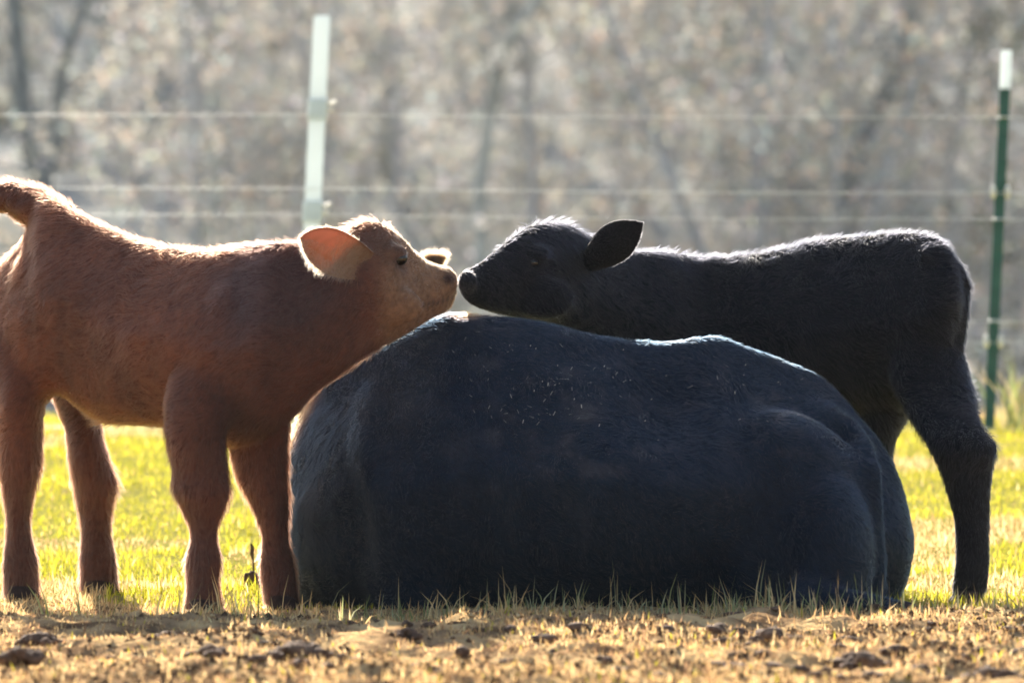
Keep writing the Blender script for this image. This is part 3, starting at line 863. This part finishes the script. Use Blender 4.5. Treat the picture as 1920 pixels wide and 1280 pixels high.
fence = empty('wire_fence', (0, FD, .23))
tag(fence, 'smooth-wire pasture fence with one white and one green post behind the animals', 'fence')
def white_post(px0, py0, px1, py1):
    top = P(px0, py0, FD); low = P(px1, py1, FD)
    k = (low[2] - .05) / (top[2] - low[2]) * 0 + 1
    dirv = (top - low) / (top[2] - low[2])
    gz = float(ground_z(np.array([low[0]]), np.array([FD]))[0])
    foot = low - dirv * (low[2] - gz + .1)
    bm = bmesh.new(); bar(bm, foot, top, .064, .064)
    bmesh.ops.bevel(bm, geom=bm.edges[:], offset=.006, segments=2, affect='EDGES')
    post = mesh_bm(bm, 'post', M_white, fence)
    post['label'] = 'white plastic sleeved post, leaning slightly'
    for py in (207, 398, 600, 790):
        f = (py - py0) / (py1 - py0); c = top + (low - top) * f
        bm = bmesh.new(); bar(bm, c + dirv * .04 * -1, c + dirv * .045, .078, .078)
        bmesh.ops.bevel(bm, geom=bm.edges[:], offset=.005, segments=1, affect='EDGES')
        mesh_bm(bm, 'sleeve', M_white, post)
        clip(post, c + np.array([.039, -.01, .012]))
    return post
def t_post(px0, py0, px1, py1):
    top = P(px0, py0, FD); low = P(px1, py1, FD)
    dirv = (top - low) / (top[2] - low[2])
    gz = float(ground_z(np.array([low[0]]), np.array([FD]))[0])
    foot = low - dirv * (low[2] - gz + .15)
    tip = top - dirv * .15
    def tsec(p): return np.array([(p[0] + a, p[1] + b, p[2]) for a, b in ((-.021, -.004), (.021, -.004), (.021, .003), (.005, .003), (.004, .036), (-.004, .036), (-.005, .003), (-.021, .003))])
    bm = bmesh.new(); loft(bm, [tsec(foot), tsec(tip)])
    k = foot.copy()
    for i in range(16):                                          # studs on the face of the post
        c = foot + (tip - foot) * (i + 1.5) / 18
        ball(bm, c + np.array([0, -.006, 0]), (.006, .005, .009))
    post = mesh_bm(bm, 'post', M_green, fence)
    post['label'] = 'green steel T post with a white tip, leaning slightly'
    bm = bmesh.new(); loft(bm, [tsec(tip) * [1, 1, 1], tsec(top)])
    mesh_bm(bm, 'white_tip', M_white, post)
    for py in (222, 360, 412, 602, 640, 805):
        f = (py - py0) / (py1 - py0); c = top + (low - top) * f
        if py in (360, 640):
            for s in (-1, 1):
                bm = bmesh.new(); ball(bm, c + np.array([s * .028, -.012, 0]), (.012, .016, .028)); mesh_bm(bm, 'insulator', M_clip, post, True)
        else:
            bm = bmesh.new(); tube(bm, [c + np.array([-.026, -.012, 0]), c + np.array([0, -.02, .004]), c + np.array([.026, -.012, 0])], [.003, .003, .003], 6)
            mesh_bm(bm, 'wire_clip', M_wire, post, True)
    return post
white_post(604, 30, 585, 415)
t_post(1887, 95, 1855, 800)
t_post(-720, 70, -740, 800)
t_post(3160, 110, 3130, 810)
for (y0, y1, r) in ((213, 219, .0013), (349, 362, .0015), (399, 411, .0013), (594, 603, .0013), (632, 642, .0013), (798, 805, .0014)):
    bm = bmesh.new()
    pts, n = [], 40
    for i in range(n + 1):
        px = -740 + (3150 + 740) * i / n
        sag = 3.0 * math.sin(math.pi * ((px - 585) % 1280) / 1280)
        py = y0 + (y1 - y0) * (px / 1880) + sag
        pts.append(P(px, py, FD - .036))
    tube(bm, pts, [r] * len(pts), 6)
    mesh_bm(bm, 'wire', M_wire, fence, True)

# ------------------------------------------------------------------ woods behind
M_bark = [mat_plain('bark_grey', (.48, .49, .49), .9, .4, 9, .4, spec=.2), mat_plain('bark_brown', (.46, .44, .42), .9, .4, 9, .4, spec=.2),
          mat_plain('bark_lichen', (.38, .44, .42), .9, .35, 7, .4, spec=.2), mat_plain('bark_pale', (.45, .44, .38), .85, .3, 8, .3, spec=.2)]
M_twig = mat_plain('twigs', (.46, .43, .40), .85, .35, 3, spec=.2)
M_dead = mat_leafy('dead_leaves', .55)
def arr_tube(pts, rad, n):
    pts = np.array(pts, float); m = len(pts)
    t = np.gradient(pts, axis=0); t /= np.linalg.norm(t, axis=1)[:, None] + 1e-9
    ref = np.where(np.abs(t[:, 2:3]) > .9, np.array([[1., 0, 0]]), np.array([[0, 0, 1.]]))
    a = np.cross(t, ref); a /= np.linalg.norm(a, axis=1)[:, None] + 1e-9; b = np.cross(t, a)
    an = 2 * np.pi * np.arange(n) / n
    V = pts[:, None] + (a[:, None] * np.cos(an)[None, :, None] + b[:, None] * np.sin(an)[None, :, None]) * np.array(rad)[:, None, None]
    i = np.arange(m - 1)[:, None] * n; j = np.arange(n)[None]; j2 = (j + 1) % n
    F = np.stack([i + j, i + j2, i + n + j2, i + n + j], -1).reshape(-1, 4)
    return V.reshape(-1, 3), F
def walk(p, d, L, k, g, wob, up=0.0):
    pts = [p]
    for i in range(k):
        d = d + g.normal(0, wob, 3) + np.array([0, 0, up]); d /= np.linalg.norm(d)
        p = p + d * L / k; pts.append(p)
    return np.array(pts), d
class Acc:
    def __init__(s): s.V, s.F, s.o = [], [], 0
    def add(s, V, F): s.V.append(V); s.F.append(F + s.o); s.o += len(V)
def leaf_quads(C, g, size, cols, wts):
    n = len(C)
    a = g.normal(0, 1, (n, 3)); a /= np.linalg.norm(a, axis=1)[:, None]
    b = np.cross(a, g.normal(0, 1, (n, 3))); b /= np.linalg.norm(b, axis=1)[:, None]
    s = g.uniform(.6, 1.3, (n, 1)) * size
    V = np.stack([C - a * s, C - b * s * .5, C + a * s, C + b * s * .5], 1).reshape(-1, 3)
    col = np.repeat(mixcol(cols, wts, n, g, .2), 4, 0)
    return V, np.arange(4 * n).reshape(-1, 4), col
DEADC = [(.40, .37, .31), (.44, .41, .35), (.40, .41, .40), (.42, .43, .32), (.50, .37, .28), (.34, .42, .42), (.42, .39, .43)]
EVERC = [(.06, .085, .035), (.09, .11, .05), (.12, .12, .05)]
def tree_proto(seed, height, rad, bark, limb_from, n_limb, leaves, leaf_c=DEADC, stems=1, spread=.2, lean=(0, 0)):
    """returns (trunk mesh, crown mesh) of a bare winter tree with its base at the origin"""
    g = np.random.default_rng(seed)
    T, C, L = Acc(), Acc(), []
    for s in range(stems):
        a = g.uniform(0, 6.28) if stems > 1 else 0
        d0 = np.array([math.cos(a) * spread * (stems > 1) + lean[0], math.sin(a) * spread * (stems > 1) + lean[1], 1.])
        pts, _ = walk(np.array([0, 0, -.3]), d0 / np.linalg.norm(d0), height, 14, g, .045, .02)
        rr = rad * np.linspace(1, .16, 15) * (1 + .5 * np.exp(-np.arange(15) * 1.4)); 
        T.add(*arr_tube(pts, rr, 9))
        for i in range(n_limb):
            f = limb_from + (.97 - limb_from) * (i + g.random()) / n_limb
            k = int(f * 14); p = pts[k] + (pts[min(k + 1, 14)] - pts[k]) * (f * 14 - k)
            az = g.uniform(0, 6.28); el = g.uniform(.15, .95)
            d = np.array([math.cos(az) * math.cos(el), math.sin(az) * math.cos(el), math.sin(el)])
            LL = height * g.uniform(.18, .36) * (1.15 - f * .6)
            q, _ = walk(p, d, LL, 7, g, .14, .05)
            r0 = rr[k] * g.uniform(.3, .5)
            C.add(*arr_tube(q, r0 * np.linspace(1, .2, 8), 5))
            for j in range(7):
                ff = g.integers(1, 7); dd_ = q[ff] - q[ff - 1]; dd_ = dd_ / np.linalg.norm(dd_) + g.normal(0, .6, 3); dd_ /= np.linalg.norm(dd_)
                q2, _ = walk(q[ff], dd_, LL * g.uniform(.25, .5), 4, g, .16, .04)
                C.add(*arr_tube(q2, r0 * .38 * np.linspace(1, .25, 5), 4))
                L.append(q2[2:])
                for m in range(4):
                    d3 = g.normal(0, 1, 3) + dd_; d3 /= np.linalg.norm(d3)
                    q3, _ = walk(q2[g.integers(1, 5)], d3, LL * g.uniform(.12, .28), 2, g, .2, .02)
                    C.add(*arr_tube(q3, np.maximum(.003, r0 * .16 * np.linspace(1, .4, 3)), 3))
                    L.append(q3[1:])
    tm = mesh_np('trunk', np.concatenate(T.V), np.concatenate(T.F), [bark])
    CV, CF = np.concatenate(C.V), np.concatenate(C.F)
    mats, mi, col = [M_twig], np.zeros(len(CF), int), np.full((len(CV), 3), .2)
    if leaves:
        pool = np.concatenate(L); c = pool[g.integers(0, len(pool), leaves)] + g.normal(0, .05, (leaves, 3))
        lv, lf, lc = leaf_quads(c, g, .038, leaf_c, [1] * len(leaf_c))
        CF = np.concatenate([CF, lf + len(CV)]); CV = np.concatenate([CV, lv]); col = np.concatenate([col, lc])
        mi = np.concatenate([mi, np.ones(len(lf), int)]); mats.append(M_dead)
    cm = mesh_np('crown', CV, CF, mats, mat_idx=mi, colors=col)
    return tm, cm
PROTO = [tree_proto(1, 13, .20, M_bark[0], .15, 20, 500), tree_proto(2, 11, .12, M_bark[1], .06, 20, 6500), tree_proto(3, 14, .24, M_bark[2], .2, 20, 0),
         tree_proto(4, 8, .06, M_bark[1], .05, 18, 7000), tree_proto(5, 9, .08, M_bark[3], .08, 18, 4000, lean=(.12, 0)), tree_proto(6, 7, .05, M_bark[0], .05, 12, 4500, stems=3, spread=.25),
         tree_proto(7, 6, .06, M_bark[1], .04, 20, 2600, EVERC)]
KIND = ['tall bare grey tree among the blurred trees on the wooded slope', 'bare brown tree with a few dead leaves on the wooded slope',
        'stout lichen-green bare trunk among the blurred trees on the slope', 'slender young tree holding tan dead leaves on the wooded slope',
        'pale leaning slender tree on the blurred wooded slope', 'thin many-stemmed bare sapling on the blurred wooded slope',
        'small dark olive evergreen tree in the blurred wood']
def put_tree(k, x, y, rz, sc, label=None, group='bare trees on the wooded slope behind the fence'):
    z = float(ground_z(np.array([x]), np.array([y]))[0])
    t = empty('tree', (x, y, z)); t.rotation_euler.z = rz; t.scale = (sc, sc, sc)
    tag(t, label or KIND[k], 'tree', group)
    for nm, me in zip(('trunk', 'crown'), PROTO[k] if isinstance(k, int) else k):
        o = bpy.data.objects.new(nm, me); COL.objects.link(o); o.parent = t
g = np.random.default_rng(99)
n = 0
while n < 95:
    y = 56 + 90 * g.random() ** 1.2
    x = g.uniform(-1, 1) * (y * .0833 * 1.35 + 1.0)
    right = x / (y * .0833)
    k = int(g.choice(7, p=[.04, .15, .04, .32, .14, .26, .05]))
    if k == 6 and (right < .3): continue
    if k in (0, 2) and y < 90: continue
    put_tree(k, float(x), float(y), float(g.uniform(0, 6.28)), float(g.uniform(.8, 1.2)))
    n += 1

def custom_tree(stems, bark, label, seed):
    """stems: lists of (px, py, d, radius) traced limbs of one particular tree"""
    base = np.array([P(*stems[0][0][:3])[0], stems[0][0][2], 0.]); base[2] = float(ground_z(base[:1], base[1:2])[0])
    g = np.random.default_rng(seed); T, C = Acc(), Acc()
    for i, st in enumerate(stems):
        pts = [P(*s[:3]) - base for s in st]; rad = [s[3] for s in st]
        if i == 0: pts = [np.array([0, 0, -.3])] + pts; rad = [rad[0] * 1.2] + rad
        (T if i == 0 or rad[0] > .07 else C).add(*arr_tube(pts, rad, 9))
        for j in range(14):
            k = g.integers(1, len(pts)); d = g.normal(0, 1, 3) + np.array([0, 0, .4]); d /= np.linalg.norm(d)
            q, _ = walk(np.array(pts[k]), d, g.uniform(.6, 1.8), 4, g, .2, .03)
            C.add(*arr_tube(q, rad[k] * .3 * np.linspace(1, .2, 5), 4))
    tm = mesh_np('trunk', np.concatenate(T.V), np.concatenate(T.F), [bark]); cm = mesh_np('crown', np.concatenate(C.V), np.concatenate(C.F), [bark])
    t = empty('tree', base); tag(t, label, 'tree', 'bare trees on the wooded slope behind the fence')
    for nm, me in (('trunk', tm), ('crown', cm)):
        o = bpy.data.objects.new(nm, me); COL.objects.link(o); o.parent = t
M_dark = mat_plain('bark_dark', (.19, .20, .19), .9, .4, 9, .4, spec=.2)
custom_tree([[(78, 420, 61, 0.157), (76, 330, 61, 0.133), (45, 250, 61, 0.094), (38, 120, 61, 0.086), (25, 0, 61, 0.078), (10, -300, 61, 0.063), (0, -700, 61, 0.039)],
             [(78, 340, 61, 0.094), (106, 270, 61, 0.066), (112, 160, 61, 0.059), (128, 90, 61, 0.054), (158, 0, 61, 0.047), (230, -250, 61, 0.031)]], M_dark,
            'forked grey-green tree whose two trunks part low, above the rump of the brown calf', 201)
custom_tree([[(1590, 420, 66, 0.145), (1600, 330, 66, 0.119), (1640, 200, 66, 0.099), (1690, 130, 66, 0.092), (1720, -60, 66, 0.066), (1730, -300, 66, 0.040)],
             [(1690, 130, 66, 0.066), (1640, 90, 66, 0.059), (1580, 80, 66, 0.040), (1540, 95, 66, 0.020)]], M_dark,
            'dark crooked tree with a limb arching left, left of the green fence post', 202)
custom_tree([[(1500, 420, 71, 0.119), (1480, 330, 71, 0.112), (1462, 260, 71, 0.079), (1440, 150, 71, 0.066), (1400, -100, 71, 0.053)]], M_dark,
            'dark bent stem above the loin of the black calf', 203)
custom_tree([[(900, 330, 58, 0.066), (930, 150, 58, 0.059), (960, 70, 58, 0.066), (1010, 0, 58, 0.066), (1080, -120, 58, 0.053)]], M_bark[3],
            'pale leaning stem rising to the upper right, right of the white post', 204)

# undergrowth of dead leaves and twigs between the trunks
g = np.random.default_rng(123)
Cn, A = [], Acc()
for i in range(240):
    y = 46 + 85 * g.random() ** 1.2; x = g.uniform(-1, 1) * (y * .0833 * 1.4 + .8)
    z = float(ground_z(np.array([x]), np.array([y]))[0]); hgt = g.uniform(.5, 2.2)
    for s in range(9):
        a = g.uniform(0, 6.28)
        q, _ = walk(np.array([x, y, z - .05]), np.array([math.cos(a) * .5, math.sin(a) * .5, .85]), hgt * g.uniform(.6, 1.1), 5, g, .2, .04)
        A.add(*arr_tube(q, .012 * np.linspace(1, .25, 6), 3))
        for m in range(3):
            q3, _ = walk(q[g.integers(1, 5)], g.normal(0, 1, 3) * .7 + np.array([0, 0, .6]), hgt * .35, 3, g, .2, .02)
            A.add(*arr_tube(q3, .006 * np.linspace(1, .4, 4), 3)); Cn.append(q3[1:])
        Cn.append(q[2:])
pool = np.concatenate(Cn); c = pool[g.integers(0, len(pool), 150000)] + g.normal(0, .07, (150000, 3))
lv, lf, lc = leaf_quads(c, g, .042, DEADC + EVERC[1:], [3, 3, 3, 2, 1.2, 2, 1.5, .8, .8])
AV, AF = np.concatenate(A.V), np.concatenate(A.F)
me = mesh_np('undergrowth', np.concatenate([AV, lv]), np.concatenate([AF, lf + len(AV)]), [M_twig, M_dead],
             mat_idx=np.concatenate([np.zeros(len(AF), int), np.ones(len(lf), int)]), colors=np.concatenate([np.full((len(AV), 3), .2), lc]))
tag(link('undergrowth', me), 'blurred tan brush and dead leaves between the trees on the slope', 'undergrowth', kind='stuff')

# dry weeds at the foot of the fence
g = np.random.default_rng(321)
V_, C_, o = [], [], 0
spots = [(p, d) for p in (1900, 1925, 1700, 290) for d in (24.4, 25.2)]
n = 0; roots = []
for px, d in spots:
    for s in range(34):
        roots.append((P(px + g.normal(0, 22), 0, d + g.normal(0, .25)), (.05 + .3 * g.random() ** 2) if px > 1680 else g.uniform(.08, .25)))
for (r, h) in roots:
    r = r.copy(); r[2] = float(ground_z(r[:1], r[1:2])[0])
    a = g.uniform(0, 6.28); side = np.array([math.cos(a), math.sin(a), 0]) * g.uniform(.003, .007)
    ln = g.normal(0, .42, 2); m_ = r + np.array([ln[0] * h * .5, ln[1] * h * .5, h * .6]); t = m_ + np.array([ln[0] * h * .8, ln[1] * h * .8, h * .4])
    V_.append([r - side, r + side, m_ + side * .8, m_ - side * .8, t])
    C_.append(mixcol([(.36, .29, .13), (.26, .27, .08), (.42, .34, .18), (.14, .18, .07)], [3, 2, 2, 3], 1, g)[0])
V_ = np.array(V_).reshape(-1, 3); nn = len(C_); oo = np.arange(nn)[:, None] * 5
me = mesh_np('dry_weeds', V_, [oo + np.array([[0, 1, 2, 3]]), oo + np.array([[3, 2, 4]])], [M_blade], colors=np.repeat(np.array(C_), 5, 0))
tag(link('dry_weeds', me), 'blurred dry weeds growing along the foot of the fence', 'weeds', kind='stuff')

# a dark dead stalk and its clump beside the far foreleg of the brown calf
d = 16.9
bm = bmesh.new(); pa = P(477, 1108, d); gz = float(ground_z(pa[:1], pa[1:2])[0]); pa[2] = gz - .01
tube(bm, [pa, P(475, 1060, d), P(474, 1040, d)], [.003, .0025, .002], 6)
tube(bm, [P(474, 1050, d), P(472, 1038, d), P(473, 1026, d), P(470, 1018, d)], [.002, .0055, .005, .0015], 8)
stalk = link('dead_weed', bpy.data.meshes.new('dead_weed')); bm.to_mesh(stalk.data); bm.free()
stalk.data.materials.append(M_soil)
tag(stalk, 'dark dead weed stalk with a narrow seed head beside the foreleg of the brown calf', 'weed')
c = P(474, 1100, 16.75); c[2] = float(ground_z(c[:1], c[1:2])[0]) + .012
V, F_ = lump_arrays(c, .028, 4001, 1.1); V2, F2 = lump_arrays(c + np.array([.022, 0, -.006]), .014, 4002, .9)
e = link('dirt_clod', mesh_np('dirt_clod', np.concatenate([V, V2]), np.concatenate([F_, F2 + len(V)]), [M_soil]))
tag(e, 'small black clump on the grass beside the foreleg of the brown calf', 'clod', 'clods of dirt in the foreground')

# ------------------------------------------------------------------ haze
if HAZE_DENSITY > 0:
    m = bpy.data.materials.new('haze_air'); m.use_nodes = True
    n = m.node_tree.nodes; n.remove(n['Principled BSDF'])
    pv = n.new('ShaderNodeVolumePrincipled')
    pv.inputs['Color'].default_value = (.85, .93, 1.0, 1)
    pv.inputs['Density'].default_value = HAZE_DENSITY
    pv.inputs['Anisotropy'].default_value = .35
    m.node_tree.links.new(pv.outputs[0], n['Material Output'].inputs['Volume'])
    bm = bmesh.new(); bmesh.ops.create_cube(bm, size=1)
    zlo, zhi = float(GZ.min()) - 1, float(GZ.max()) + 22
    for v in bm.verts: v.co = Vector((v.co.x * 900, v.co.y * 600 + 150, zlo if v.co.z < 0 else zhi))
    me = bpy.data.meshes.new('haze'); bm.to_mesh(me); bm.free(); me.materials.append(m)
    tag(link('haze', me), 'pale sunlit haze in the air over the pasture', 'haze', kind='stuff')
